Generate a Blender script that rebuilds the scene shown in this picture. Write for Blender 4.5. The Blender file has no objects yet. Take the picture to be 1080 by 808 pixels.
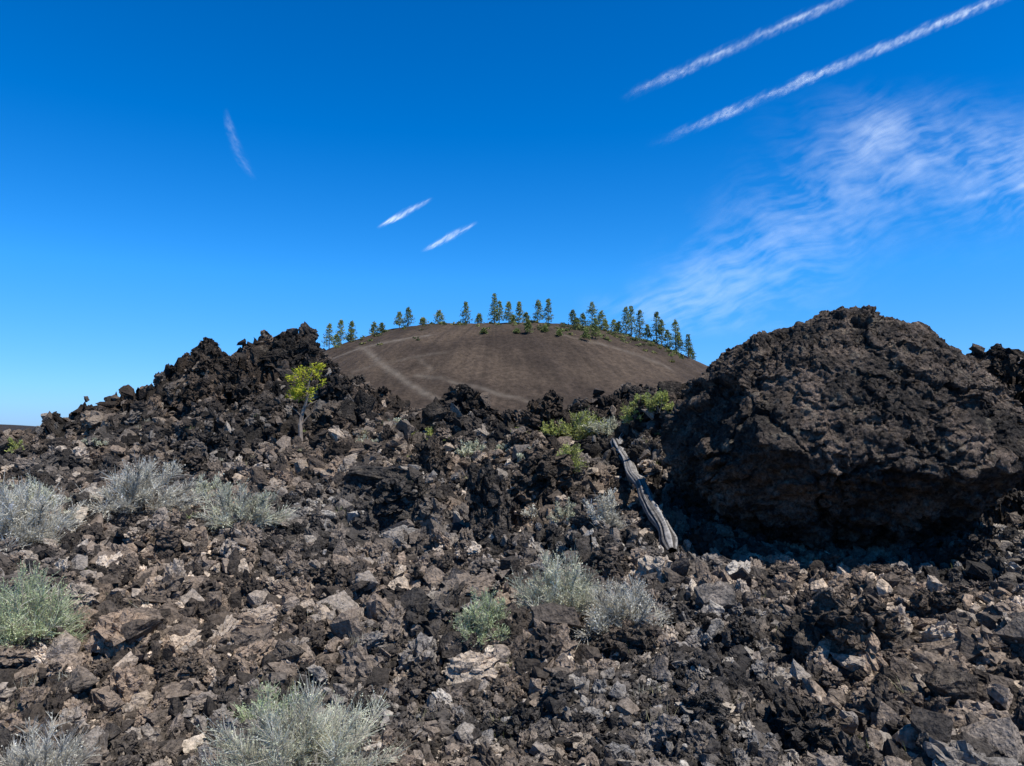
import bpy, bmesh, math, random
import numpy as np
from mathutils import Vector, noise as mnoise

rng = np.random.default_rng(7)
random.seed(7)
EYE = 1.6
PITCH = math.atan(58/816)
CT, ST = math.cos(PITCH), math.sin(PITCH)
scene = bpy.context.scene

def sight(px, py):
    """survey reading -> (east per metre north, rise per metre north)"""
    cx = (px-540)/816; cy = (404-py)/816
    Y = CT - cy*ST
    return cx/Y, (ST+cy*CT)/Y

# ------------------------------------------------------------ noise
_perm = rng.permutation(256).astype(np.int32)
_g3 = rng.normal(size=(256,3)).astype(np.float32); _g3 /= np.linalg.norm(_g3,axis=1)[:,None]
_a = rng.random(256)*2*np.pi
_g2 = np.stack([np.cos(_a),np.sin(_a)],1).astype(np.float32)
def fade(t): return t*t*t*(t*(t*6-15)+10)
def pn2(x,y,seed=0):
    x=np.asarray(x,np.float32)+seed*17.3; y=np.asarray(y,np.float32)+seed*9.1
    xi=np.floor(x).astype(np.int32); yi=np.floor(y).astype(np.int32)
    fx=x-xi; fy=y-yi; u=fade(fx); v=fade(fy)
    def c(i,j):
        g=_g2[_perm[(_perm[(xi+i)&255]+yi+j)&255]]
        return g[...,0]*(fx-i)+g[...,1]*(fy-j)
    a=c(0,0); b=c(1,0); d=c(0,1); e=c(1,1)
    return ((a+u*(b-a))*(1-v)+(d+u*(e-d))*v)*1.5
def pn3(x,y,z,seed=0):
    x=np.asarray(x,np.float32)+seed*17.3; y=np.asarray(y,np.float32)+seed*9.1; z=np.asarray(z,np.float32)+seed*5.7
    xi=np.floor(x).astype(np.int32); yi=np.floor(y).astype(np.int32); zi=np.floor(z).astype(np.int32)
    fx=x-xi; fy=y-yi; fz=z-zi; u=fade(fx); v=fade(fy); w=fade(fz)
    def c(i,j,k):
        g=_g3[_perm[(_perm[(_perm[(xi+i)&255]+yi+j)&255]+zi+k)&255]]
        return g[...,0]*(fx-i)+g[...,1]*(fy-j)+g[...,2]*(fz-k)
    def l(a,b,t): return a+t*(b-a)
    return l(l(l(c(0,0,0),c(1,0,0),u),l(c(0,1,0),c(1,1,0),u),v),
             l(l(c(0,0,1),c(1,0,1),u),l(c(0,1,1),c(1,1,1),u),v),w)*1.5
def fbm2(x,y,oct=4,seed=0):
    s=0;a=1.;f=1.
    for o in range(oct):
        s=s+a*pn2(x*f,y*f,seed+o*3); a*=.5; f*=2.03
    return s
def fbm3(x,y,z,oct=4,seed=0,gain=.5):
    s=0;a=1.;f=1.
    for o in range(oct):
        s=s+a*pn3(x*f,y*f,z*f,seed+o*3); a*=gain; f*=2.03
    return s
_w = rng.random((65536,4)).astype(np.float32)
def worley2(x,y,seed=0):
    x=np.asarray(x,np.float32)+seed*31.7; y=np.asarray(y,np.float32)+seed*13.9
    xi=np.floor(x).astype(np.int64); yi=np.floor(y).astype(np.int64)
    f1=np.full(x.shape,9.,np.float32); f2=f1.copy(); r=np.zeros_like(f1); tx=r.copy()
    for i in (-1,0,1):
        for j in (-1,0,1):
            h=((xi+i)*73856093 ^ (yi+j)*19349663 ^ (seed*7919))&65535
            w=_w[h]
            dx=(xi+i+w[...,0]-x).astype(np.float32); dy=(yi+j+w[...,1]-y).astype(np.float32)
            d=np.sqrt(dx*dx+dy*dy)
            m=d<f1
            f2=np.where(m,f1,np.minimum(f2,d))
            tilt=(dx*(w[...,3]-.5)+dy*(w[...,2]*7%1-.5))*2
            r=np.where(m,w[...,2],r); tx=np.where(m,tilt,tx); f1=np.where(m,d,f1)
    return f1,f2,r,tx
def worley3(P,seed=0):
    P=P+seed*3.17
    I=np.floor(P).astype(np.int64)
    n=len(P); f1=np.full(n,9.); f2=f1.copy(); r=np.zeros(n)
    for i in (-1,0,1):
        for j in (-1,0,1):
            for k in (-1,0,1):
                h=((I[:,0]+i)*73856093 ^ (I[:,1]+j)*19349663 ^ (I[:,2]+k)*83492791 ^ seed*101)&65535
                w=_w[h]
                d=np.sqrt((I[:,0]+i+w[:,0]-P[:,0])**2+(I[:,1]+j+w[:,1]-P[:,1])**2+(I[:,2]+k+w[:,2]-P[:,2])**2)
                m=d<f1
                f2=np.where(m,f1,np.minimum(f2,d)); r=np.where(m,w[:,3],r); f1=np.where(m,d,f1)
    return f1,f2,r
def sstep(t): t=np.clip(t,0,1); return t*t*(3-2*t)

# ------------------------------------------------------------ mesh helpers
def mesh_from(name, V, F, mat=None, smooth=True, attrs=None, colors=None, link=True):
    V=np.asarray(V,np.float32); F=np.asarray(F,np.int32)
    me=bpy.data.meshes.new(name)
    k=F.shape[1]
    me.vertices.add(len(V)); me.vertices.foreach_set('co',V.ravel())
    me.loops.add(F.size); me.loops.foreach_set('vertex_index',F.ravel())
    me.polygons.add(len(F)); me.polygons.foreach_set('loop_start',np.arange(0,F.size,k,dtype=np.int32))
    me.polygons.foreach_set('use_smooth',np.full(len(F),smooth))
    if attrs:
        for n,a in attrs.items():
            at=me.attributes.new(n,'FLOAT','POINT'); at.data.foreach_set('value',np.asarray(a,np.float32).ravel())
    if colors is not None:
        at=me.attributes.new('Col','FLOAT_COLOR','POINT')
        c=np.ones((len(V),4),np.float32); c[:,:3]=colors
        at.data.foreach_set('color',c.ravel())
    me.update(calc_edges=True)
    if mat: me.materials.append(mat)
    ob=bpy.data.objects.new(name,me)
    if link: scene.collection.objects.link(ob)
    return ob
def grid_faces(nr,nc,wrap=False):
    i=np.arange(nr-1)[:,None]; j=np.arange(nc if wrap else nc-1)[None,:]
    j2=(j+1)%nc
    return np.stack([i*nc+j+0*i,i*nc+j2,(i+1)*nc+j2,(i+1)*nc+j],-1).reshape(-1,4)

# ------------------------------------------------------------ materials
def newmat(name):
    m=bpy.data.materials.new(name); m.use_nodes=True
    nt=m.node_tree; b=nt.nodes['Principled BSDF']
    b.inputs['Roughness'].default_value=.9
    b.inputs['Specular IOR Level'].default_value=.2
    return m,nt,b
def N(nt,t,**kw):
    n=nt.nodes.new(t)
    for k,v in kw.items(): setattr(n,k,v)
    return n
def noise_n(nt,vec,scale,detail=5,rough=.6,dist=0):
    n=N(nt,'ShaderNodeTexNoise'); n.inputs['Scale'].default_value=scale
    n.inputs['Detail'].default_value=detail; n.inputs['Roughness'].default_value=rough
    n.inputs['Distortion'].default_value=dist
    nt.links.new(vec,n.inputs['Vector']); return n.outputs['Fac']
def ramp_n(nt,fac,stops,interp='LINEAR'):
    r=N(nt,'ShaderNodeValToRGB'); cr=r.color_ramp; cr.interpolation=interp
    while len(cr.elements)<len(stops): cr.elements.new(.5)
    for e,(p,c) in zip(cr.elements,stops):
        e.position=p; e.color=(c[0],c[1],c[2],1) if hasattr(c,'__len__') else (c,c,c,1)
    nt.links.new(fac,r.inputs['Fac']); return r.outputs['Color']
def mix_n(nt,fac,a,b,mode='MIX'):
    m=N(nt,'ShaderNodeMix',data_type='RGBA',blend_type=mode)
    if isinstance(fac,float): m.inputs[0].default_value=fac
    else: nt.links.new(fac,m.inputs[0])
    for s,v in ((6,a),(7,b)):
        if isinstance(v,tuple): m.inputs[s].default_value=(*v,1)
        else: nt.links.new(v,m.inputs[s])
    return m.outputs[2]
def bump_n(nt,h,strength,dist,prev=None):
    b=N(nt,'ShaderNodeBump'); b.inputs['Strength'].default_value=strength; b.inputs['Distance'].default_value=dist
    nt.links.new(h,b.inputs['Height'])
    if prev: nt.links.new(prev,b.inputs['Normal'])
    return b.outputs['Normal']

def lava_material(name, per_instance=False, tint=1.0, bscale=1.0, lichen=False, strong=1.0, far_dark=True):
    m,nt,b=newmat(name)
    geo=N(nt,'ShaderNodeNewGeometry'); pos=geo.outputs['Position']
    region=noise_n(nt,pos,.5,2,.6)
    mid=noise_n(nt,pos,3.2,4,.65,.4)
    fine=noise_n(nt,pos,30,3,.7)
    t=tint
    if per_instance:
        oi=N(nt,'ShaderNodeObjectInfo')
        c=ramp_n(nt,oi.outputs['Random'],[(0,(.018*t,.0165*t,.0153*t)),(.28,(.044*t,.0395*t,.036*t)),(.54,(.086*t,.076*t,.067*t)),
              (.74,(.145*t,.122*t,.102*t)),(.87,(.142*t,.135*t,.127*t)),(.95,(.225*t,.20*t,.17*t)),(1,(.33*t,.305*t,.27*t))])
    else:
        c=ramp_n(nt,mid,[(.25,(.018*t,.017*t,.016*t)),(.42,(.044*t,.0405*t,.0375*t)),(.55,(.082*t,.073*t,.065*t)),(.68,(.135*t,.115*t,.098*t)),(.8,(.19*t,.165*t,.14*t))])
    rb=ramp_n(nt,region,[(.42,(.82,.81,.80)),(.62,(1.28,1.12,.97))])
    c=mix_n(nt,1.0,c,rb,'MULTIPLY')
    fr=ramp_n(nt,fine,[(.3,.45),(.7,1.55)])
    c=mix_n(nt,1.0,c,fr,'MULTIPLY')
    if far_dark:
        # fresher, blacker lava on the higher flow front; paler weathered rubble low down
        sx=N(nt,'ShaderNodeSeparateXYZ'); nt.links.new(pos,sx.inputs[0])
        mr=N(nt,'ShaderNodeMapRange'); mr.inputs[1].default_value=.7; mr.inputs[2].default_value=2.3; nt.links.new(sx.outputs['Z'],mr.inputs[0])
        c=mix_n(nt,mr.outputs[0],c,mix_n(nt,1.0,c,(.50,.475,.455),'MULTIPLY'))
    if lichen:
        l=noise_n(nt,pos,7,4,.75)
        lf=ramp_n(nt,l,[(.56,0.),(.68,.6)])
        c=mix_n(nt,lf,c,(.22,.18,.135))
    nt.links.new(c,b.inputs['Base Color'])
    h1=noise_n(nt,pos,11*bscale,5,.72,.0)
    vo=N(nt,'ShaderNodeTexVoronoi'); vo.inputs['Scale'].default_value=34*bscale
    nt.links.new(pos,vo.inputs['Vector'])
    n1=bump_n(nt,h1,1.0,.10*strong/bscale)
    n2=bump_n(nt,vo.outputs['Distance'],.8,.022*strong/bscale,n1)
    nt.links.new(n2,b.inputs['Normal'])
    return m
M_ground=lava_material('lava_ground_mat',tint=1.4)
M_rub=lava_material('lava_rubble_mat',per_instance=True,tint=1.92,bscale=1.3,strong=.55)
M_big=lava_material('lava_outcrop_mat',tint=1.5,lichen=True,bscale=.9)

def attr_mat(name, rough=.85, translucent=.0, gain=1.0):
    m,nt,b=newmat(name); b.inputs['Roughness'].default_value=rough
    a=N(nt,'ShaderNodeAttribute'); a.attribute_name='Col'
    geo=N(nt,'ShaderNodeNewGeometry')
    n=noise_n(nt,geo.outputs['Position'],14,2)
    r=ramp_n(nt,n,[(.3,.75*gain),(.7,1.2*gain)])
    c=mix_n(nt,1.0,a.outputs['Color'],r,'MULTIPLY')
    nt.links.new(c,b.inputs['Base Color'])
    if translucent:
        tr=N(nt,'ShaderNodeBsdfTranslucent'); nt.links.new(c,tr.inputs['Color'])
        mx=N(nt,'ShaderNodeMixShader'); mx.inputs[0].default_value=translucent
        nt.links.new(b.outputs[0],mx.inputs[1]); nt.links.new(tr.outputs[0],mx.inputs[2])
        nt.links.new(mx.outputs[0],nt.nodes['Material Output'].inputs['Surface'])
    return m
M_leaf=attr_mat('foliage_mat',translucent=.35)
M_needle=attr_mat('pine_needle_mat',translucent=.25)

# ------------------------------------------------------------ terrain
# crest table: bearing, height reading, distance, front width
T=np.array([(-200,475,24,8),(-60,482,20,7),(0,484,19,7),(50,474,19,8),(88,457,20,8),(115,440,20,8),(150,429,20,9),(185,412,20,9),(200,394,20,9),
 (210,383,20,9),(222,381,20,9),(238,390,20,9),(252,379,20.5,9),(280,371,21,9),(305,365,21,9),(322,370,21,9),(345,393,20,9),(380,418,19,8),(420,442,17.5,7),(450,458,16.5,5),
 (468,446,16,4.5),(484,430,16,4),(505,442,16,4),(530,458,15.5,4),(560,454,15,4),(590,446,15,4),(620,446,15,4),(650,446,15,4),(672,438,14.5,4),(690,430,14,3.5),
 (708,412,14,3.5),(735,420,13.5,2.5),(770,455,13,2.2),(930,470,13,2.2),(1010,425,12.8,2.2),(1038,404,12.6,2.4),(1060,388,12.5,2.6),(1085,382,12.5,3),(1150,374,12.5,3),(1280,400,14,4)],float)
_ang=[];_zc=[]
for px,py,D,w in T:
    u,v=sight(px,py); a=math.atan(u); Y=D*math.cos(a)
    _ang.append(a); _zc.append(EYE+v*Y)
_ang=np.array(_ang); _zc=np.array(_zc)
BX,BY=sight(890,450)[0]*9.2,9.2
def base_height(a,r):
    D=np.interp(a,_ang,T[:,2]); w=np.interp(a,_ang,T[:,3]); zc=np.interp(a,_ang,_zc)
    b=.12*np.clip(r-4,0,10); b=b-.6*sstep((r-24)/20)
    f=np.where(r<D, sstep((r-(D-w))/w), 1-sstep((r-D)/7))
    return b+(zc-b)*f, f
def build_terrain():
    A=np.radians(41)
    fine=np.linspace(-A,A,1150)
    nco=150
    coarse=np.linspace(A,2*np.pi-A,nco+2)[1:-1]
    ang=np.concatenate([fine,coarse])
    r1=np.geomspace(.3,2.4,24,endpoint=False); r2=np.geomspace(2.4,27,720,endpoint=False); r3=np.geomspace(27,4000,130)
    rr=np.concatenate([r1,r2,r3])
    a,r=np.meshgrid(ang,rr)
    aw=(a+np.pi)%(2*np.pi)-np.pi
    X=r*np.sin(a); Y=r*np.cos(a)
    X=X.astype(np.float32); Y=Y.astype(np.float32)
    z,f=base_height(aw,r)
    near=1-sstep((r-26)/16)
    z=z+.13*near*fbm2(X*.45,Y*.45,3,1)
    crag=np.clip(f*1.2+.6*sstep((pn2(X*.35,Y*.35,8)+.05)*2.2)+.12,0,1.3)*near
    crag*=.36+.64*sstep((r-4.5)/5)
    crag*=1-.45*sstep((r-6)/4)*sstep((-.28-aw)/.1)*(1-f)      # smoother gravel apron on the left
    wx=X+.18*fbm2(X*1.7,Y*1.7,3,11); wy=Y+.18*fbm2(X*1.7,Y*1.7,3,15)
    f1,f2,rd,tl=worley2(wx*.9,wy*.9,1)
    z+=crag*(.40*(rd-.5)+.22*tl)*sstep((f2-f1)*4)
    f1,f2,rd,tl=worley2(wx*2.6,wy*2.6,2)
    z+=(.18+crag)*((.21*(rd-.5)+.13*tl)*sstep((f2-f1)*4)-.06*(1-sstep((f2-f1)*5)))*near
    f1,f2,rd,tl=worley2(wx*6.5,wy*6.5,3)
    z+=((.07*(rd-.5)+.055*tl)*sstep((f2-f1)*5)-.025*(1-sstep((f2-f1)*5)))*near
    rid=1-np.abs(fbm2(X*.9,Y*.9,4,21))*1.6
    z+=crag*.20*(rid-.65)
    # hollow the boulder sits in
    d=np.sqrt(((X-BX+.1)/2.3)**2+((Y-BY+.9)/1.9)**2)
    z-=.42*np.exp(-d**3)
    # small hollow under the outcrop
    u,v=sight(398,552); hx,hy=9.0*u,9.0
    d=np.sqrt(((X-hx)/.42)**2+((Y-hy)/.5)**2)
    z-=.7*np.exp(-d**4)
    z+=.42*np.exp(-(((X-hx-.1)/.7)**2+((Y-hy-.8)/.4)**2))
    far=sstep((r-40)/60)
    z+=far*(.9*fbm2(X*.01,Y*.01,3,31))
    z+=far*4.4*np.exp(-((r-230)/90)**2)*sstep((-.35-np.where(np.abs(aw)<1.4,aw,0))/.25)*1.0
    z=z.astype(np.float32)
    fx=slice(24,24+720)
    Xs,Ys,Zs=X[fx],Y[fx],z[fx]
    c=crag[fx]; 
    for fr,am,oc in ((1.3,.26,2),(4.5,.10,3),(15,.026,2)):
        q=(.3+c)*am
        dx=fbm3(Xs*fr,Ys*fr,Zs*fr,oc,41); dy=fbm3(Xs*fr,Ys*fr,Zs*fr,oc,51); dz=fbm3(Xs*fr,Ys*fr,Zs*fr,oc,61)
        Xs=Xs+q*dx; Ys=Ys+q*dy; Zs=Zs+q*dz
    bl=np.ones(720); bl[:30]=np.linspace(0,1,30); bl[-30:]=np.linspace(1,0,30); bl=bl[:,None]
    X[fx]=X[fx]*(1-bl)+Xs*bl; Y[fx]=Y[fx]*(1-bl)+Ys*bl; z[fx]=z[fx]*(1-bl)+Zs*bl
    return ang,rr,X,Y,z
ang,rr,GX,GY,GZ=build_terrain()
nr,nc=GX.shape
V=np.stack([GX,GY,GZ],-1).reshape(-1,3)
F=grid_faces(nr,nc,True)[:,::-1]
ground=mesh_from('lava_field_ground',V,F,M_ground,smooth=True)
NF=1150
GS=(GZ-EYE)/np.maximum(GY,.1)
def hit(px,py,rmin=2.5):
    u,v=sight(px,py); a=math.atan(u)
    j=int(np.clip(np.searchsorted(ang[:NF],a),0,NF-1))
    ok=np.where((GS[:,j]>=v)&(rr>rmin))[0]
    i=ok[0] if len(ok) and rr[ok[0]]<40 else int(np.argmax(np.where((rr<27)&(rr>3),GS[:,j],-9)))
    return Vector((float(GX[i,j]),float(GY[i,j]),float(GZ[i,j])))

# ------------------------------------------------------------ rocks
def rock_mesh(name, seed, kind='angular', sub=3, squash=(1,.85,.65), mat=None, rough=1.0):
    r=np.random.default_rng(seed)
    bm=bmesh.new()
    if kind=='angular':
        n=int(r.integers(10,17))
        p=r.normal(size=(n,3)); p/=np.linalg.norm(p,axis=1)[:,None]; p*=r.uniform(.75,1.1,(n,1))
        for q in p: bm.verts.new(q)
        res=bmesh.ops.convex_hull(bm,input=bm.verts)
        bad=[v for v in bm.verts if not v.link_faces]
        bmesh.ops.delete(bm,geom=bad,context='VERTS')
        bmesh.ops.triangulate(bm,faces=bm.faces)
        bmesh.ops.subdivide_edges(bm,edges=bm.edges,cuts=sub,use_grid_fill=True)
        amp=.095*rough
    else:
        bmesh.ops.create_icosphere(bm,subdivisions=sub+1,radius=.85)
        amp=.34*rough
    bm.verts.ensure_lookup_table()
    P=np.array([v.co for v in bm.verts])
    nrm=P/np.linalg.norm(P,axis=1)[:,None]
    s=seed%50+1
    d=fbm3(P[:,0]*1.6,P[:,1]*1.6,P[:,2]*1.6,5,s,.6)
    if kind!='angular':
        f1,f2,rd=worley3(P*1.7,s); d=d*.9+(rd-.5)*1.1-.6*(1-sstep((f2-f1)*4))
    P=P+nrm*(d*amp)[:,None]
    P+=amp*.5*np.stack([fbm3(P[:,0]*4,P[:,1]*4,P[:,2]*4,2,s+k) for k in (3,6,9)],1)
    P*=np.array(squash)
    for v,q in zip(bm.verts,P): v.co=q
    bmesh.ops.recalc_face_normals(bm,faces=bm.faces)
    me=bpy.data.meshes.new(name); bm.to_mesh(me); bm.free()
    me.polygons.foreach_set('use_smooth',np.zeros(len(me.polygons),bool))
    if mat: me.materials.append(mat)
    return me
protos=bpy.data.collections.new('lava_rubble_shapes')
NP=24
for k in range(NP):
    kind='angular' if k%3!=0 else 'clinker'
    sq=(1,random.uniform(.65,.95),random.uniform(.5,.9))
    me=rock_mesh('rubble_piece_%02d'%k,100+k,kind,3,sq,M_rub)
    protos.objects.link(bpy.data.objects.new('rubble_piece_%02d'%k,me))

def scatter(name,coll,P,R,S,I):
    me=bpy.data.meshes.new(name); me.vertices.add(len(P)); me.vertices.foreach_set('co',np.asarray(P,np.float32).ravel())
    for n,d in (('rot',R),('scl',S)):
        at=me.attributes.new(n,'FLOAT_VECTOR','POINT'); at.data.foreach_set('vector',np.asarray(d,np.float32).ravel())
    at=me.attributes.new('idx','INT','POINT'); at.data.foreach_set('value',np.asarray(I,np.int32))
    ob=bpy.data.objects.new(name,me); scene.collection.objects.link(ob)
    ng=bpy.data.node_groups.new(name+'_nodes','GeometryNodeTree')
    ng.interface.new_socket('Geometry',in_out='INPUT',socket_type='NodeSocketGeometry')
    ng.interface.new_socket('Geometry',in_out='OUTPUT',socket_type='NodeSocketGeometry')
    gi=ng.nodes.new('NodeGroupInput'); go=ng.nodes.new('NodeGroupOutput')
    iop=ng.nodes.new('GeometryNodeInstanceOnPoints'); ci=ng.nodes.new('GeometryNodeCollectionInfo')
    ci.inputs['Collection'].default_value=coll; ci.inputs['Separate Children'].default_value=True; ci.inputs['Reset Children'].default_value=True
    def na(n,t):
        x=ng.nodes.new('GeometryNodeInputNamedAttribute'); x.data_type=t; x.inputs['Name'].default_value=n
        return [o for o in x.outputs if o.enabled][0]
    ng.links.new(gi.outputs[0],iop.inputs['Points']); ng.links.new(ci.outputs[0],iop.inputs['Instance'])
    iop.inputs['Pick Instance'].default_value=True
    ng.links.new(na('idx','INT'),iop.inputs['Instance Index'])
    ng.links.new(na('rot','FLOAT_VECTOR'),iop.inputs['Rotation'])
    ng.links.new(na('scl','FLOAT_VECTOR'),iop.inputs['Scale'])
    ng.links.new(iop.outputs[0],go.inputs[0])
    md=ob.modifiers.new('scatter','NODES'); md.node_group=ng
    return ob
n=76000
j=rng.integers(0,NF,n)
lr=np.exp(rng.uniform(math.log(2.45),math.log(23),n)); i=np.clip(np.searchsorted(rr,lr),0,nr-1)
r_=rr[i]
s=.0043*np.maximum(r_,4)*(1-rng.random(n))**-.48
patch=sstep((pn2(GX[i,j]*.5,GY[i,j]*.5,77)+.2)*1.6)
s=np.minimum(s,rng.uniform(.045,.085,n)+.11*patch*rng.uniform(.5,1.2,n)+.005*r_)
P=np.stack([GX[i,j],GY[i,j],GZ[i,j]+s*rng.uniform(0,.45,n)],1)
P[:,:2]+=rng.normal(size=(n,2))*.01
R=rng.uniform(0,2*np.pi,(n,3)); R[:,0]=rng.normal(size=n)*.8; R[:,1]=rng.normal(size=n)*.8
S=s[:,None]*rng.uniform(.7,1.3,(n,3))
scatter('lava_rubble',protos,P,R,S,rng.integers(0,NP,n))

def add_rock(name,px,py,wpx,seed,kind='angular',squash=(1,.9,.7),mat=M_big,rot=0,sink=.3,sub=6,rough=1.0,tilt=(0,0)):
    p=hit(px,py); sc=wpx/816*p.y/2
    me=rock_mesh(name,seed,kind,sub,squash,mat,rough)
    ob=bpy.data.objects.new(name,me); scene.collection.objects.link(ob)
    ob.location=p+Vector((0,sc*.6,sc*squash[2]*(1-sink*2))); ob.scale=(sc,)*3; ob.rotation_euler=(tilt[0],tilt[1],rot)
    return ob
M_grey=lava_material('grey_rock_mat',tint=2.2,far_dark=False,strong=.5)
M_tan=lava_material('tan_rock_mat',tint=2.6,lichen=True,far_dark=False,strong=.5)
add_rock('lava_rock',252,690,50,301,squash=(1,.8,.8),mat=M_grey,rot=.5,sink=.15)
add_rock('lava_rock',755,655,66,302,squash=(1,.8,.72),mat=M_tan,rot=1.2,sink=.15)
add_rock('lava_rock',68,745,60,303,squash=(1,.8,.7),mat=M_tan,rot=2,sink=.15)
add_rock('lava_rock',696,456,40,304,squash=(1.1,.8,.6),mat=M_tan,rot=.2,tilt=(0,-.5))
add_rock('lava_rock',805,588,36,305,squash=(1.2,.8,.4),mat=M_grey,rot=.2,sink=.1)
add_rock('lava_rock',100,577,34,306,squash=(1,.8,.4),mat=M_grey,sink=.1)
add_rock('lava_rock',960,745,40,307,squash=(1,.8,.5),mat=M_tan,sink=.15,rot=.7)
add_rock('lava_rock',985,700,30,308,squash=(1,.8,.5),mat=M_grey,sink=.15,rot=1.7)
for (px,py,w,sd,sq) in [(915,705,110,311,(1,.8,.8)),(850,700,70,312,(.8,.8,1.1)),(860,800,90,313,(1,.8,.7)),(655,700,80,314,(1,.8,.7)),(540,700,60,315,(.9,.8,.8)),
    (505,560,70,316,(.7,.7,1.3)),(430,545,80,317,(1,.8,.7)),(395,515,100,318,(1.2,.9,.5)),(470,446,36,336,(1,.8,1)),(490,440,44,319,(1,.8,1)),(590,448,50,320,(1,.8,.8)),(575,452,36,337,(1,.8,1)),(640,450,36,338,(1,.8,.8)),(712,424,44,321,(1,.8,.9)),
    (222,400,44,322,(1,.8,1.2)),(262,388,40,339,(1,.8,1)),(300,392,50,346,(1,.8,1)),(245,425,56,347,(1,.8,.9)),(200,430,44,349,(1,.8,.9)),(345,425,44,350,(1,.8,1)),(540,790,70,323,(1,.8,.7)),(1010,760,70,324,(1,.8,.9)),(190,500,46,325,(1.2,.8,.6)),(215,478,40,326,(1,.8,.7)),(300,700,40,327,(1,.8,.8)),
    (1078,480,60,328,(1,.8,1)),(1072,415,60,329,(1,.8,.9)),(365,455,56,330,(1,.8,.9)),(385,440,40,342,(1,.8,1.1)),(640,610,44,331,(1,.8,.7)),(775,690,50,332,(1,.8,.7)),(150,470,40,333,(1,.8,.7)),(570,520,70,334,(1,.8,.8)),(450,500,50,335,(1,.8,1)),(940,620,50,343,(1,.8,.7)),(1040,600,60,344,(1,.8,.8)),(150,640,36,345,(1,.8,.7)),
    (450,740,60,352,(1,.8,.7)),(180,730,50,353,(1,.8,.7)),(740,770,60,355,(1,.8,.7)),(350,620,44,356,(1,.8,.7)),(470,615,40,358,(1,.8,.8)),(1000,660,56,359,(1,.8,.8))]:
    add_rock('lava_boulder',px,py,w,sd,'clinker' if sd%3 else 'angular',sq,M_big,rot=sd*1.3,sub=5 if sd%3 else 7,rough=1.3)

# ------------------------------------------------------------ big boulder
def unit(v): return v/(np.linalg.norm(v,axis=-1,keepdims=True)+1e-9)
def big_boulder():
    r0=np.random.default_rng(44)
    bm=bmesh.new(); bmesh.ops.create_icosphere(bm,subdivisions=8,radius=1)
    n=len(bm.verts)
    me=bpy.data.meshes.new('large_lava_boulder'); bm.to_mesh(me); bm.free()
    co=np.empty(n*3,np.float32); me.vertices.foreach_get('co',co); d=co.reshape(-1,3).astype(float); d/=np.linalg.norm(d,axis=1)[:,None]
    tab=[(0,181),(10,178),(21,161),(34,142),(48,136),(57,137),(65,138),(73,136),(94,130),(116,135),(131,138),(144,138),(159,152),(168,166),(177,177),(196,187),(206,187),(216,178),(238,158),(265,152),(290,148),(321,158),(337,170),(347,179),(360,181)]
    ta=np.radians([t[0] for t in tab]); tr=np.array([t[1] for t in tab])*.0107
    ph=np.arctan2(d[:,2],d[:,0])%(2*np.pi)
    Rr=np.interp(ph,ta,tr)
    e=1/ (np.abs(d[:,0])**2.7+np.abs(d[:,1])**2.7+np.abs(d[:,2])**2.7)**(1/2.7)
    rho=np.sqrt(d[:,0]**2+d[:,2]**2)
    e=1+(e-1)*sstep((1-rho)*6)
    P=np.stack([d[:,0]*Rr*e,d[:,1]*1.65*e,d[:,2]*Rr*e],1)
    P[:,1]+=.30*np.clip(P[:,2],-.2,2)
    P[:,1]+=1.05*np.clip(-P[:,2]-.40-.25*P[:,0]*.3,0,2)
    # broken facets, limited in depth so the dome keeps its size
    P0=P.copy()
    for k in range(26):
        i=r0.integers(0,n); nn=unit(unit(P0[i])+r0.normal(size=3)*.24); h=P0[i]@nn*r0.uniform(.955,1.0)
        ex=np.clip(P@nn-h,0,.13); P=P-nn[None]*ex[:,None]*.85
    dl=P-P0; ln=np.linalg.norm(dl,axis=1,keepdims=True)+1e-9; P=P0+dl*np.minimum(ln,.14)/ln+unit(P0)*.05
    nrm=d
    q=P
    # stepped, fractured blocks with thin cracks between them
    f1,f2,rd=worley3(q*.95+.22*np.stack([fbm3(q[:,0]*1.2,q[:,1]*1.2,q[:,2]*1.2,3,s) for s in (1,2,3)],1),4)
    P=P+nrm*(.22*(rd-.5)*sstep((f2-f1)*12)-.08*(1-sstep((f2-f1)*18)))[:,None]
    f1,f2,rd=worley3(q*np.array([2.2,2.2,3.0])+.22*np.stack([fbm3(q[:,0]*3,q[:,1]*3,q[:,2]*3,3,s) for s in (4,5,6)],1),5)
    msk=.6+.4*sstep((pn3(q[:,0]*1.1,q[:,1]*1.1,q[:,2]*1.1,9)+.15)*3)
    P=P+nrm*((.14*(rd-.5)*sstep((f2-f1)*10)-.05*(1-sstep((f2-f1)*14)))*msk)[:,None]
    f1,f2,rd=worley3(P*6.0+.35*np.stack([fbm3(q[:,0]*6,q[:,1]*6,q[:,2]*6,2,s) for s in (7,8,9)],1),6)
    P=P+nrm*((.075*(rd-.5)*sstep((f2-f1)*8)-.022*(1-sstep((f2-f1)*9)))*msk)[:,None]
    for fr,am in ((1.4,.04),(5,.034),(14,.022),(36,.012)):
        D=np.stack([fbm3(P[:,0]*fr,P[:,1]*fr,P[:,2]*fr,3,s) for s in (20,30,40)],1)
        P=P+D*am
    f1,f2,rd=worley3(P*12,8); P=P-nrm*(.038*np.clip(1-f1*1.7,0,1)*(rd>.6))[:,None]
    me.vertices.foreach_set('co',P.astype(np.float32).ravel()); me.update()
    me.polygons.foreach_set('use_smooth',np.ones(len(me.polygons),bool))
    me.materials.append(M_boulder)
    ob=bpy.data.objects.new('large_lava_boulder',me); scene.collection.objects.link(ob)
    u,v=sight(889,455); Dd=9.2
    ob.location=(u*Dd,Dd,EYE+v*Dd)
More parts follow.
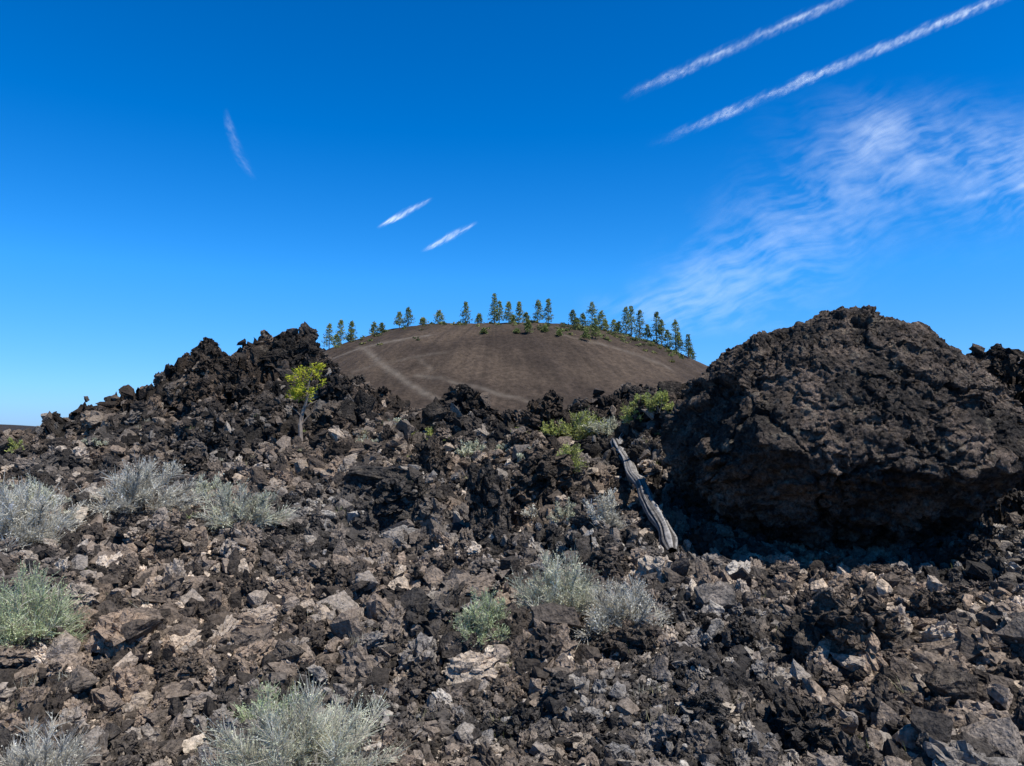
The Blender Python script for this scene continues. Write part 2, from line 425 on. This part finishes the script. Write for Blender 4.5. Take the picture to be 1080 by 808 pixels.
def boulder_material():
    m,nt,b=newmat('large_boulder_mat')
    geo=N(nt,'ShaderNodeNewGeometry'); pos=geo.outputs['Position']
    a=noise_n(nt,pos,1.5,5,.65,.6); f=noise_n(nt,pos,24,5,.78); g=noise_n(nt,pos,5,5,.72)
    c=ramp_n(nt,a,[(.36,(.050,.043,.038)),(.46,(.105,.084,.069)),(.56,(.19,.145,.114)),(.68,(.28,.21,.165))])
    c=mix_n(nt,1.0,c,ramp_n(nt,f,[(.34,.35),(.66,1.65)]),'MULTIPLY')
    c=mix_n(nt,ramp_n(nt,g,[(.56,0.),(.66,.6)]),c,(.34,.29,.22))
    c=mix_n(nt,ramp_n(nt,g,[(.39,.88),(.46,0.)]),c,(.030,.027,.025))
    nt.links.new(c,b.inputs['Base Color'])
    vo=N(nt,'ShaderNodeTexVoronoi'); vo.inputs['Scale'].default_value=28; nt.links.new(pos,vo.inputs['Vector'])
    n1=bump_n(nt,noise_n(nt,pos,13,7,.8),1.,.08)
    nt.links.new(bump_n(nt,vo.outputs['Distance'],.8,.028,n1),b.inputs['Normal'])
    return m
M_boulder=boulder_material()
big_boulder()

# ------------------------------------------------------------ cinder cone
CD=450.; cu,_=sight(522,404); CXc,CYc=cu*CD,CD
prof=np.array([(0,64.2),(32,64),(62,60.5),(90,50.5),(105,43),(130,28.5),(176,3),(215,-2),(320,-4)],float)
def cone_z(x,y):
    dx=x-CXc; dy=y-CYc; rad=np.hypot(dx,dy); th=np.arctan2(dy,dx)
    q=np.hypot(dx*np.where(dx>0,.90,.98),dy)
    z=np.interp(q,prof[:,0],prof[:,1])
    z=z+1.9*pn2(x*.022,y*.022,3)*np.clip(1-rad/260,0,1)+ .8*pn2(th*14,rad*.01,5)*sstep(rad/80)+.35*pn2(x*.12,y*.12,4)
    z=z+2.2*np.exp(-(((x-CXc-28)/26)**2+((y-CYc-10)/14)**2))
    return z
def smooth_prof():
    global prof
    q=np.linspace(0,320,200); z=np.interp(q,prof[:,0],prof[:,1])
    for _ in range(40): z[1:-1]=.25*z[:-2]+.5*z[1:-1]+.25*z[2:]
    prof=np.stack([q,z],1)
smooth_prof()
def cone_hit(px,py):
    u,v=sight(px,py)
    ys=np.linspace(220,CD+60,3000); z=cone_z(ys*u,ys); k=np.where((z-EYE)/ys>=v)[0]
    i=k[0] if len(k) else int(np.argmax((z-EYE)/ys))
    return np.array([ys[i]*u,ys[i],z[i]])
def cone_crest(px):
    u,_=sight(px,400); ys=np.linspace(300,CD+80,2000); z=cone_z(ys*u,ys); i=int(np.argmax((z-EYE)/ys))
    return np.array([ys[i]*u,ys[i],z[i]])
rad=np.linspace(.5,320,330); th=np.linspace(0,2*np.pi,720,endpoint=False)
tt,ra=np.meshgrid(th,rad); x=CXc+ra*np.cos(tt); y=CYc+ra*np.sin(tt); z=cone_z(x,y)
col=np.zeros(x.shape)
def seg_dist(x,y,a,b):
    d=b-a; t=np.clip(((x-a[0])*d[0]+(y-a[1])*d[1])/(d@d),0,1)
    return np.hypot(x-a[0]-t*d[0],y-a[1]-t*d[1])
trails=[([(352,378),(372,370),(395,364),(425,358),(450,354)],2.4,.75),([(378,366),(400,382),(425,400),(450,416),(475,430)],1.6,.62),([(372,392),(400,384),(440,376),(470,372)],1.2,.3),
        ([(440,396),(480,404),(520,414),(560,424)],1.5,.45),([(440,376),(455,390),(440,396)],1.2,.25),([(590,352),(630,362),(670,374),(705,388)],2.0,.4)]
for pts,w,st in trails:
    H=[cone_hit(*p)[:2] for p in pts]
    for a,b in zip(H[:-1],H[1:]):
        if np.hypot(*(b-a))<.1: continue
        dd=seg_dist(x,y,a,b); col=np.maximum(col,st*np.exp(-(dd/w)**2)*(0.75+.5*pn2(x*.3,y*.3,9)))
mh,nt,b=newmat('cinder_mat')
geo=N(nt,'ShaderNodeNewGeometry'); at=N(nt,'ShaderNodeAttribute'); at.attribute_name='trail'
st=N(nt,'ShaderNodeAttribute'); st.attribute_name='streak'
c=ramp_n(nt,noise_n(nt,geo.outputs['Position'],.03,5,.6),[(.38,(.052,.038,.029)),(.58,(.096,.070,.051))])
c=mix_n(nt,1.0,c,ramp_n(nt,st.outputs['Fac'],[(0,.72),(1,1.16)]),'MULTIPLY')
c=mix_n(nt,1.0,c,ramp_n(nt,noise_n(nt,geo.outputs['Position'],.5,6,.75),[(.3,.45),(.7,1.5)]),'MULTIPLY')
top=N(nt,'ShaderNodeSeparateXYZ'); nt.links.new(geo.outputs['Position'],top.inputs[0])
mr=N(nt,'ShaderNodeMapRange'); mr.inputs[1].default_value=52; mr.inputs[2].default_value=64; nt.links.new(top.outputs['Z'],mr.inputs[0])
spk=ramp_n(nt,noise_n(nt,geo.outputs['Position'],.16,5,.7),[(.46,0.),(.54,.8)])
mm=N(nt,'ShaderNodeMath',operation='MULTIPLY'); nt.links.new(mr.outputs[0],mm.inputs[0]); nt.links.new(spk,mm.inputs[1])
c=mix_n(nt,mm.outputs[0],c,(.038,.036,.024))
c=mix_n(nt,at.outputs['Fac'],c,(.22,.185,.15))
nt.links.new(c,b.inputs['Base Color'])
nt.links.new(bump_n(nt,noise_n(nt,geo.outputs['Position'],.6,6,.7),.8,1.0),b.inputs['Normal'])
streak=.5+.5*pn2(tt*45,ra*.012,13)+.3*pn2(tt*110,ra*.02,14)
mesh_from('cinder_cone_hill',np.stack([x,y,z],-1).reshape(-1,3),grid_faces(len(rad),720,True),mh,attrs={'trail':col,'streak':streak})

# ------------------------------------------------------------ foliage builders
class Geo:
    def __init__(s): s.V=[];s.F=[];s.C=[];s.n=0
    def quads(s,Q,C):
        n=len(Q); s.V.append(Q.reshape(-1,3)); s.F.append(np.arange(n*4).reshape(-1,4)+s.n)
        C=np.asarray(C); 
        if C.ndim==2: C=np.repeat(C[:,None],4,1)
        s.C.append(C.reshape(-1,3)); s.n+=n*4
    def strip(s,P,W,C):
        n,k,_=P.shape
        T_=np.gradient(P,axis=1); side=rng.normal(size=(n,1,3)); side=np.cross(T_,side+0*T_); side/=np.linalg.norm(side,axis=2,keepdims=True)+1e-9
        A=P-side*W[...,None]/2; B=P+side*W[...,None]/2
        V=np.stack([A,B],2).reshape(-1,3)
        i=np.arange(n)[:,None]*k*2; q=np.arange(k-1)[None,:]*2
        o=i+q
        F=np.stack([o,o+1,o+3,o+2],-1).reshape(-1,4)+s.n
        s.V.append(V);s.F.append(F);s.C.append(np.repeat(C[:,:,None],2,2).reshape(-1,3)); s.n+=n*k*2
    def obj(s,name,mat,smooth=False):
        return mesh_from(name,np.concatenate(s.V),np.concatenate(s.F),mat,smooth,colors=np.concatenate(s.C))

def shrub(name,px,py,wpx,hpx,stem_c,leaf_c,dens=1.0,leafy=.5,rmin=2.5):
    p=hit(px,py,rmin); m=p.y/816; Wd=wpx*m/2; H=hpx*m
    g=Geo(); wmin=.00068*p.y
    K=int(46*dens)
    th=rng.uniform(0,2*np.pi,K); el=np.arccos(rng.uniform(.12,1,K)); ln=rng.uniform(.5,.98,K)
    d=np.stack([np.sin(el)*np.cos(th)*Wd,np.sin(el)*np.sin(th)*Wd,np.cos(el)*H],1)*ln[:,None]
    t=np.linspace(0,1,5)[None,:,None]
    base=rng.normal(size=(K,1,3))*np.array([Wd*.12,Wd*.12,0])
    bend=rng.normal(size=(K,1,3))*Wd*.12
    L=base+d[:,None]*t+bend*np.sin(t*np.pi)
    sc=np.array(stem_c)
    g.strip(L,np.broadcast_to(np.linspace(1,.35,5)*max(.010*Wd/.4,wmin*1.5),(K,5)).copy(),np.broadcast_to(sc*.55,(K,5,3)).copy())
    nt_=int(64*dens)
    idx=np.repeat(np.arange(K),nt_); n=len(idx)
    s0=rng.uniform(.45,1,n)[:,None]; b0=base[idx,0]+d[idx]*s0
    dr=unit(unit(d[idx])+rng.normal(size=(n,3))*.55+np.array([0,0,.35]))
    tl=rng.uniform(.12,.30,n)*(Wd+H)/2*rng.uniform(.6,1.3,K)[idx]
    t=np.linspace(0,1,4)[None,:,None]
    curl=rng.normal(size=(n,1,3))*.18
    P=b0[:,None]+ (dr[:,None]*t+curl*t*t)*tl[:,None,None]
    tone=rng.uniform(.65,1.25,(n,1))*rng.uniform(.68,1.2,K)[idx][:,None]
    lc=np.clip(np.array(leaf_c)*tone,0,.85); gs=(rng.random((n,1))<leafy)
    endc=np.where(gs,lc,np.clip(sc*tone,0,.85))
    C=np.stack([sc*.6*tone,(sc*tone+endc)/2,endc,endc],1)
    g.strip(P,np.broadcast_to(np.array([1,.9,.8,.35])*wmin,(n,4)).copy(),C)
    li=np.where(rng.random(n)<leafy)[0]; li=np.repeat(li,3); k=len(li)
    if k:
        s1=rng.uniform(.35,1,k)[:,None]; q=b0[li]+(dr[li]*s1+curl[li,0]*s1*s1)*tl[li][:,None]
        a=unit(dr[li]+rng.normal(size=(k,3))*.8)*rng.uniform(.6,1.3,(k,1))*max(.010,.0020*p.y)
        w=unit(np.cross(a,rng.normal(size=(k,3))))*max(.0026,.0009*p.y)
        g.quads(np.stack([q-w*.5,q+a*.5-w,q+a,q+a*.5+w],1),lc[li]*rng.uniform(.8,1.2,(k,1)))
    ob=g.obj(name,M_leaf); ob.location=p-Vector((0,0,.02)); return ob
GREYG=(.68,.69,.51); STEM=(.70,.65,.55); PALE=(.77,.74,.62); LIME=(.49,.53,.17); MINT=(.57,.65,.38)
S_=[('sagebrush',18,580,118,80,STEM,PALE,1.4,.5),('sagebrush',30,540,70,44,STEM,GREYG,.8,.5),('sagebrush',20,684,130,80,STEM,MINT,1.4,.7),
 ('sagebrush',150,543,124,54,STEM,PALE,1.3,.35),('sagebrush',252,557,88,46,STEM,GREYG,1.1,.45),('sagebrush',222,530,54,30,STEM,GREYG,.8,.6),('sagebrush',195,542,44,24,STEM,PALE,.6,.4),
 ('sagebrush',318,828,200,96,STEM,GREYG,1.9,.5),('sagebrush',288,782,74,64,STEM,MINT,1.0,.7),('sagebrush',40,832,128,68,STEM,PALE,1.3,.3),
 ('rabbitbrush',518,674,76,54,STEM,MINT,1.1,.6),('rabbitbrush',588,656,96,70,STEM,GREYG,1.4,.6),('rabbitbrush',650,672,104,58,STEM,PALE,1.3,.5),
 ('rabbitbrush',625,564,42,50,STEM,PALE,.8,.4),('rabbitbrush',592,502,42,34,STEM,LIME,.8,.8),('rabbitbrush',612,470,66,36,STEM,LIME,1.,.8),
 ('rabbitbrush',452,472,42,20,STEM,LIME,.7,.8),('rabbitbrush',497,482,34,18,STEM,GREYG,.6,.7),('rabbitbrush',665,450,46,22,STEM,LIME,.7,.7),('rabbitbrush',706,440,34,24,STEM,LIME,.7,.9),
 ('rabbitbrush',560,490,34,18,STEM,GREYG,.6,.6),('rabbitbrush',585,666,40,16,STEM,LIME,.5,.8),('rabbitbrush',394,692,14,10,STEM,LIME,.3,1.),
 ('sagebrush',66,550,34,18,STEM,GREYG,.4,.5),('rabbitbrush',420,458,24,12,STEM,GREYG,.4,.6),('rabbitbrush',180,500,34,14,STEM,PALE,.4,.4),('rabbitbrush',5,482,30,14,STEM,LIME,.4,.8),
 ('rabbitbrush',640,458,40,20,STEM,GREYG,.6,.6),('rabbitbrush',582,460,30,16,STEM,LIME,.5,.8),('rabbitbrush',685,445,26,14,STEM,LIME,.5,.8),('rabbitbrush',470,466,24,10,STEM,LIME,.4,.8),
 ('rabbitbrush',530,478,20,10,STEM,GREYG,.4,.6),('rabbitbrush',560,545,30,14,STEM,PALE,.4,.3),('rabbitbrush',605,550,38,22,STEM,GREYG,.5,.5),('sagebrush',100,470,26,10,STEM,GREYG,.4,.6),
 ('rabbitbrush',385,470,26,12,STEM,GREYG,.4,.6),('rabbitbrush',545,462,26,12,STEM,LIME,.4,.7)]
for s in S_: shrub(*s)

g=Geo()
for _ in range(170):
    px=random.uniform(0,1080); py=random.choice([random.uniform(470,800),random.uniform(440,560)])
    p=np.array(hit(px,py)); n=22; h=random.uniform(.04,.1)
    b0=p+rng.normal(size=(n,3))*np.array([.03,.03,.0]); dr=unit(rng.normal(size=(n,3))*.5+np.array([0,0,1]))*h*rng.uniform(.5,1.3,(n,1))
    t=np.linspace(0,1,3)[None,:,None]; P=b0[:,None]+dr[:,None]*t
    c=np.array(random.choice([(.48,.44,.26),(.36,.39,.15),(.52,.5,.4)]))
    g.strip(P,np.broadcast_to(np.array([1,.8,.3])*.0006*p[1],(n,3)).copy(),np.broadcast_to(c,(n,3,3)).copy())
g.obj('dry_grass_tufts',M_leaf)

def tube_pts(g,path,rad,c,k=7):
    path=np.array(path,float); n=len(path); T_=unit(np.gradient(path,axis=0)); ref=np.array([.3,.9,.1])
    a=unit(np.cross(T_,ref)); b=np.cross(T_,a); th=np.arange(k)/k*2*np.pi
    V=path[:,None]+ (a[:,None]*np.cos(th)[None,:,None]+b[:,None]*np.sin(th)[None,:,None])*np.array(rad)[:,None,None]
    F=grid_faces(n,k,True)+g.n; g.V.append(V.reshape(-1,3)); g.F.append(F); g.C.append(np.broadcast_to(np.array(c),(n*k,3)).copy()); g.n+=n*k
def young_tree():
    p=hit(318,472); p=p+Vector((0,-.45,.10)); m=p.y/816; H=(472-396)*m; g=Geo()
    path=[(0,0,-.4),(-.03*H,0,H*.2),(-.01*H,.02,H*.36),(.04*H,.02,H*.5),(.07*H,0,H*.72),(.13*H,0,H)]
    tube_pts(g,path,[.040,.034,.030,.024,.016,.006],(.42,.34,.27))
    for bs in ((.3,-.18,.16),(.42,.2,.12),(.22,.12,.14)):
        tube_pts(g,[(0,0,H*bs[0]),(bs[1]*H*.5,0,H*(bs[0]+bs[2]*.6)),(bs[1]*H,0,H*(bs[0]+bs[2]))],[.014,.011,.005],(.36,.29,.23),5)
    pa=np.array(path)
    for k in range(34):
        t=rng.uniform(.55,1.0); c=np.array([np.interp(t,[0,.2,.36,.5,.72,1],pa[:,i]) for i in range(3)])
        th=rng.uniform(0,2*np.pi); L=rng.uniform(.10,.28)*(1.25-abs(t-.78)*1.8)*H
        d=np.array([math.cos(th),math.sin(th),rng.uniform(-.1,.45)])*L
        tube_pts(g,[c,c+d*.5,c+d],[.009,.006,.003],(.3,.25,.15),4)
        n=34; s=rng.uniform(.45,1.05,(n,1)); q=c+d*s+rng.normal(size=(n,3))*.026
        a=unit(d/L+rng.normal(size=(n,3))*.8+np.array([0,0,.3]))*rng.uniform(.04,.08,(n,1)); w=unit(np.cross(a,rng.normal(size=(n,3))))*.010
        cc=np.array((.66,.66,.07))*rng.uniform(.5,1.15,(n,1))
        g.quads(np.stack([q-w*.5,q+a*.5-w,q+a,q+a*.5+w],1),cc)
    ob=g.obj('young_pine_tree',M_leaf); ob.location=p
young_tree()

def pine(g,p,H,Wd,tone,dead=False):
    tube_pts(g,[p+(0,0,-1),p+(0,0,H*.5),p+(0,0,H*.97)],[H*.022,H*.014,H*.004],(.12,.09,.07),5)
    nb=int(60+H*5); 
    for k in range(nb):
        t=rng.uniform(.08,1)**.9; z=H*t; L=Wd*(1-t)**.75*rng.uniform(.5,1.15)+.25; th=rng.uniform(0,2*np.pi)
        d=np.array([math.cos(th),math.sin(th),rng.uniform(-.25,.25)])
        n=9; s=rng.uniform(.2,1,(n,1)); q=p+np.array([0,0,z])+d*L*s+rng.normal(size=(n,3))*.22
        a=unit(d+rng.normal(size=(n,3))*.7)*rng.uniform(.4,.8,(n,1)); w=unit(np.cross(a,rng.normal(size=(n,3))))*.2
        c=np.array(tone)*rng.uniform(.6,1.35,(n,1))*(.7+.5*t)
        g.quads(np.stack([q-w,q+a*.6-w,q+a,q+a*.4+w],1),c)
g=Geo()
TR=[(320,16,9),(347,27,12),(361,26,12),(372,20,10),(395,14,8),(422,15,11),(430,18,13),(461,16,12),(490,24,11),(505,10,8),(520,28,12),(526,22,10),(537,18,9),(549,22,9),(555,10,8),
 (567,25,11),(577,22,10),(605,14,10),(614,13,9),(625,24,15),(633,16,11),(648,13,9),(660,26,13),(667,33,13),(677,32,14),(684,20,10),(692,30,13),(697,24,11),(704,21,11),(712,29,13),(716,20,10),(723,18,10),(730,13,9),(404,8,8),(445,7,7),(540,9,6),(610,8,8),(640,10,8),(655,12,9),(352,14,9),(366,16,9)]
for px,h,w in TR:
    c=cone_crest(px+rng.uniform(-1.5,1.5)); m=c[1]/816
    pine(g,c+np.array([0,rng.uniform(-6,4),-.5]),h*m*1.10*rng.uniform(.85,1.12),w*m*.76,random.choice([(.22,.26,.09),(.17,.21,.075),(.28,.31,.10)]))
for px,py,h,w in [(557,352,15,8),(618,360,14,10),(628,358,22,13),(575,350,6,7),(545,352,5,6),(510,352,5,6),(590,354,6,6)]:
    c=cone_hit(px,py); m=c[1]/816; pine(g,c,h*m,w*m*.7,(.22,.26,.09))
for px,py,h,w in [(80,446,5,9),(92,446,5,7),(70,449,4,8)]:
    u,v=sight(px,py); pine(g,np.array([u*200,200,EYE+v*200-1.2]),1.2+h*200/816,w*200/816*.6,(.13,.16,.05))
g.obj('distant_pine_trees',M_needle)
g=Geo()
for _ in range(170):
    px=rng.uniform(590,720) if rng.random()<.6 else rng.uniform(350,640)
    c=cone_crest(px); y=c[1]-abs(rng.normal())*16; x=c[0]*y/c[1]; p=np.array([x,y,float(cone_z(np.array(x),np.array(y)))])
    n=26; q=p+np.abs(rng.normal(size=(n,3)))*np.array([.8,.8,.45])*rng.choice([-1,1],(n,3))*np.array([1,1,1]); q[:,2]=np.maximum(q[:,2],p[2])
    a=rng.normal(size=(n,3))*.4; w=rng.normal(size=(n,3))*.3
    g.quads(np.stack([q-w,q-a,q+w,q+a],1),np.array(random.choice([(.17,.20,.07),(.26,.26,.10),(.10,.12,.05)]))*rng.uniform(.6,1.3,(n,1)))
g.obj('hillside_brush',M_needle)

# ------------------------------------------------------------ weathered log
def log():
    a=hit(714,592); b=hit(638,478)
    A=np.array(a)+np.array([-.0,-.05,.09]); B=np.array(b)+np.array([-.02,-.1,.16])
    mlog,nt,bs=newmat('weathered_wood')
    tc=N(nt,'ShaderNodeAttribute'); tc.attribute_name='grain'
    geo=N(nt,'ShaderNodeNewGeometry')
    n1=noise_n(nt,geo.outputs['Position'],14,6,.75)
    c=ramp_n(nt,tc.outputs['Fac'],[(.25,(.045,.041,.037)),(.47,(.24,.222,.205)),(.75,(.48,.455,.425))])
    c=mix_n(nt,1.0,c,ramp_n(nt,n1,[(.35,.42),(.62,1.2)]),'MULTIPLY')
    nt.links.new(c,bs.inputs['Base Color'])
    nt.links.new(bump_n(nt,n1,.8,.02),bs.inputs['Normal'])
    parent=bpy.data.objects.new('weathered_log',None); scene.collection.objects.link(parent)
    def piece(name,A,B,r0,r1,seed,bow):
        n=110;k=48; t=np.linspace(0,1,n); L=np.linalg.norm(B-A)
        path=A+(B-A)*t[:,None]+np.array([bow,0,.0])*np.sin(t*np.pi)[:,None]+.05*np.stack([pn2(t*4,t*0,seed),pn2(t*4,t*0,seed+1),pn2(t*4,t*0,seed+2)],1)
        T_=unit(np.gradient(path,axis=0)); s=unit(np.cross(T_,np.array([0,.2,1.]))); u_=np.cross(s,T_)
        th=np.arange(k)/k*2*np.pi; tt,hh=np.meshgrid(t,th,indexing='ij')
        tw=hh+tt*1.2
        cx_,sx_=np.cos(tw)*2.2,np.sin(tw)*2.2
        gr=pn3(cx_,sx_,tt*2.5,seed+5)+.7*pn3(cx_*2.6,sx_*2.6,tt*4,seed+7)
        r=np.interp(tt,[0,.04,.5,.95,1],[r0*.6,r0,(r0+r1)/2,r1,r1*.35])*(1+.28*gr+.35*pn2(tt*8,hh*0,seed+8)) 
        V=path[:,None]+(s[:,None]*np.cos(hh)[...,None]+u_[:,None]*np.sin(hh)[...,None])*r[...,None]
        V=V.reshape(-1,3); F=grid_faces(n,k,True)
        ob=mesh_from(name,V,F,mlog,True,attrs={'grain':.5+.5*gr}); ob.parent=parent
    D=B-A
    piece('trunk',A,B,.080,.064,3,.05)
    piece('fork_branch',A+D*.80,B+np.array([.18,.05,.16]),.042,.02,13,-.02)
    piece('branch_stub',A+D*.45,A+D*.5+np.array([.16,-.03,.12]),.028,.012,23,0)
log()

# ------------------------------------------------------------ clouds and contrails (ice sheets at altitude)
mc=bpy.data.materials.new('ice_cloud_mat'); mc.use_nodes=True; nt=mc.node_tree
nt.nodes.remove(nt.nodes['Principled BSDF'])
tr=N(nt,'ShaderNodeBsdfTransparent'); tl=N(nt,'ShaderNodeBsdfTranslucent'); tl.inputs['Color'].default_value=(.72,.80,.84,1)
mx=N(nt,'ShaderNodeMixShader'); at=N(nt,'ShaderNodeAttribute'); at.attribute_name='ice_amount'
nt.links.new(at.outputs['Fac'],mx.inputs[0]); nt.links.new(tr.outputs[0],mx.inputs[1]); nt.links.new(tl.outputs[0],mx.inputs[2])
nt.links.new(mx.outputs[0],nt.nodes['Material Output'].inputs['Surface'])
ALT=1500.
def sky_xy(px,py):
    cx=(px-540)/816; cy=(404-py)/816
    Y=CT-cy*ST; Z=ST+cy*CT; k=(ALT-EYE)/Z
    return np.stack([cx*k,Y*k,np.full_like(k,ALT)],-1)
def contrail(a,b,w,amp,seed,curve=0,sharp=1.,taper=0.):
    n=900;k=40; t=np.linspace(0,1,n); s=np.linspace(-1,1,k); tt,ss=np.meshgrid(t,s,indexing='ij')
    a=np.array(a,float);b=np.array(b,float);d=b-a;L=np.hypot(*d);nn=np.array([-d[1],d[0]])/L
    ww=w*(1-taper*np.abs(tt*2-1))
    px=a[0]+d[0]*tt+nn[0]*(ss*ww+curve*np.sin(tt*np.pi)); py=a[1]+d[1]*tt+nn[1]*(ss*ww+curve*np.sin(tt*np.pi))
    e=fbm2(tt*L/22+ss*.8,ss*1.1,3,seed); e2=fbm2(tt*L/6.+ss*1.2,ss*1.8,4,seed+4)
    core=np.exp(-((ss+.30*e)/.34)**2)*(.52+.22*e2)
    fr=np.exp(-((ss-.15+.3*e)/.5)**2)*np.clip(.35+.40*e2,0,1)*.55
    lon=.75+.45*fbm2(tt*L/55,ss*0,2,seed+8)
    dn=amp*np.clip(core+fr,0,1)*np.clip(lon,0,1.2)*sstep(tt*4)*(sstep((1-tt)*4) if sharp>1 else 1)*sstep((1-np.abs(ss))*3)
    mesh_from('contrail',sky_xy(px,py).reshape(-1,3),grid_faces(n,k),mc,attrs={'ice_amount':np.clip(dn,0,.9)})
contrail((650,105),(912,-12),9.5,.46,1)
contrail((678,156),(1082,-14),9,.56,2)
contrail((396,241),(458,208),6,.85,3,0,2,.5)
contrail((443,266),(505,233),7,.60,4,0,2,.5)
contrail((238,112),(270,192),10,.12,5,5,2,.4)
def cirrus():
    px,py=np.meshgrid(np.linspace(600,1280,950),np.linspace(70,362,440))
    ca,sa=math.cos(math.radians(-24)),math.sin(math.radians(-24))
    L=px*ca+py*sa; W=-px*sa+py*ca
    wr=fbm2(px/110,py/110,3,61)
    st=fbm2(L/60+wr*.6,W/10+wr*1.6,4,62); st2=fbm2(L/26+5,W/4+wr*2.6,3,68); big=fbm2(px/95,py/60,4,66)
    puff=fbm2(px/26,py/15,5,71)
    ax=np.array([(650,332),(720,304),(790,258),(850,214),(920,168),(990,150),(1100,165),(1260,140)],float)
    cy=np.interp(px,ax[:,0],ax[:,1]); hw=np.interp(px,[640,700,800,900,960,1080,1240],[24,46,72,78,58,50,50])
    env=np.exp(-((py-cy-18+18*big)/hw)**2)*sstep((px-610)/130)
    head=.11*np.exp(-((px-940)/48)**2-((py-138-.05*(px-945)+6*wr)/24)**2)+.13*np.exp(-((px-1085)/75)**2-((py-160+8*wr)/28)**2)
    d=env*np.clip(.38+.34*st+.15*st2+.42*big+.24*puff,0,1.2)*.25+head*np.clip(.8+.35*st2+.4*big+.3*puff,0,1.6)
    d+=.14*np.exp(-((py-(214-(px-1000)*.22)+2*st)/3.0)**2)*sstep((px-985)/50)*(.7+.6*st)
    d+=.10*np.exp(-((py-322)/12)**2)*np.exp(-((px-700)/70)**2)*np.clip(.6+st,0,1)
    edge=sstep((px-600)/20)*sstep((py-70)/40)*sstep((362-py)/20)
    mesh_from('cirrus_cloud',sky_xy(px,py).reshape(-1,3),grid_faces(*px.shape),mc,attrs={'ice_amount':np.clip(d*edge,0,.6)})
cirrus()

# ------------------------------------------------------------ light
EL=math.radians(60); AZ=math.radians(129)   # azimuth clockwise from +Y
sd=Vector((math.sin(AZ)*math.cos(EL),math.cos(AZ)*math.cos(EL),math.sin(EL)))
L=bpy.data.lights.new('sun','SUN'); L.energy=5.0; L.angle=math.radians(.5); L.color=(1,.968,.92)
lo=bpy.data.objects.new('sun',L); scene.collection.objects.link(lo); lo.rotation_euler=sd.to_track_quat('Z','Y').to_euler()
w=bpy.data.worlds.new('World'); scene.world=w; w.use_nodes=True; nt=w.node_tree
bg=nt.nodes['Background']; sk=nt.nodes.new('ShaderNodeTexSky'); sk.sky_type='NISHITA'; sk.sun_disc=False
sk.sun_elevation=EL; sk.sun_rotation=AZ; sk.altitude=1400; sk.air_density=1.0; sk.dust_density=.4; sk.ozone_density=3.0
hs=nt.nodes.new('ShaderNodeHueSaturation'); hs.inputs['Saturation'].default_value=1.45
nt.links.new(sk.outputs[0],hs.inputs['Color'])
tc=N(nt,'ShaderNodeTexCoord'); sx=N(nt,'ShaderNodeSeparateXYZ'); nt.links.new(tc.outputs['Generated'],sx.inputs[0])
tn=ramp_n(nt,sx.outputs['Z'],[(0,(.20,.30,.64)),(.06,(.33,.50,.76)),(.2,(.54,.78,.91)),(.5,(.6,.66,.80)),(.75,(.14,.125,.12))])
c=mix_n(nt,1.0,hs.outputs[0],tn,'MULTIPLY')
bg.inputs['Strength'].default_value=.15
m2=N(nt,'ShaderNodeVectorMath',operation='SCALE'); m2.inputs['Scale'].default_value=.22/.15
nt.links.new(c,m2.inputs[0]); nt.links.new(m2.outputs[0],bg.inputs['Color'])

cam=bpy.data.cameras.new('camera'); co=bpy.data.objects.new('camera',cam); scene.collection.objects.link(co)
cam.sensor_width=36; cam.lens=816/1080*36; cam.clip_end=60000; cam.clip_start=.05
co.location=(0,0,EYE); co.rotation_euler=(math.radians(90)+PITCH,0,0)
scene.camera=co
scene.view_settings.view_transform='Standard'; scene.view_settings.look='None'; scene.view_settings.exposure=0
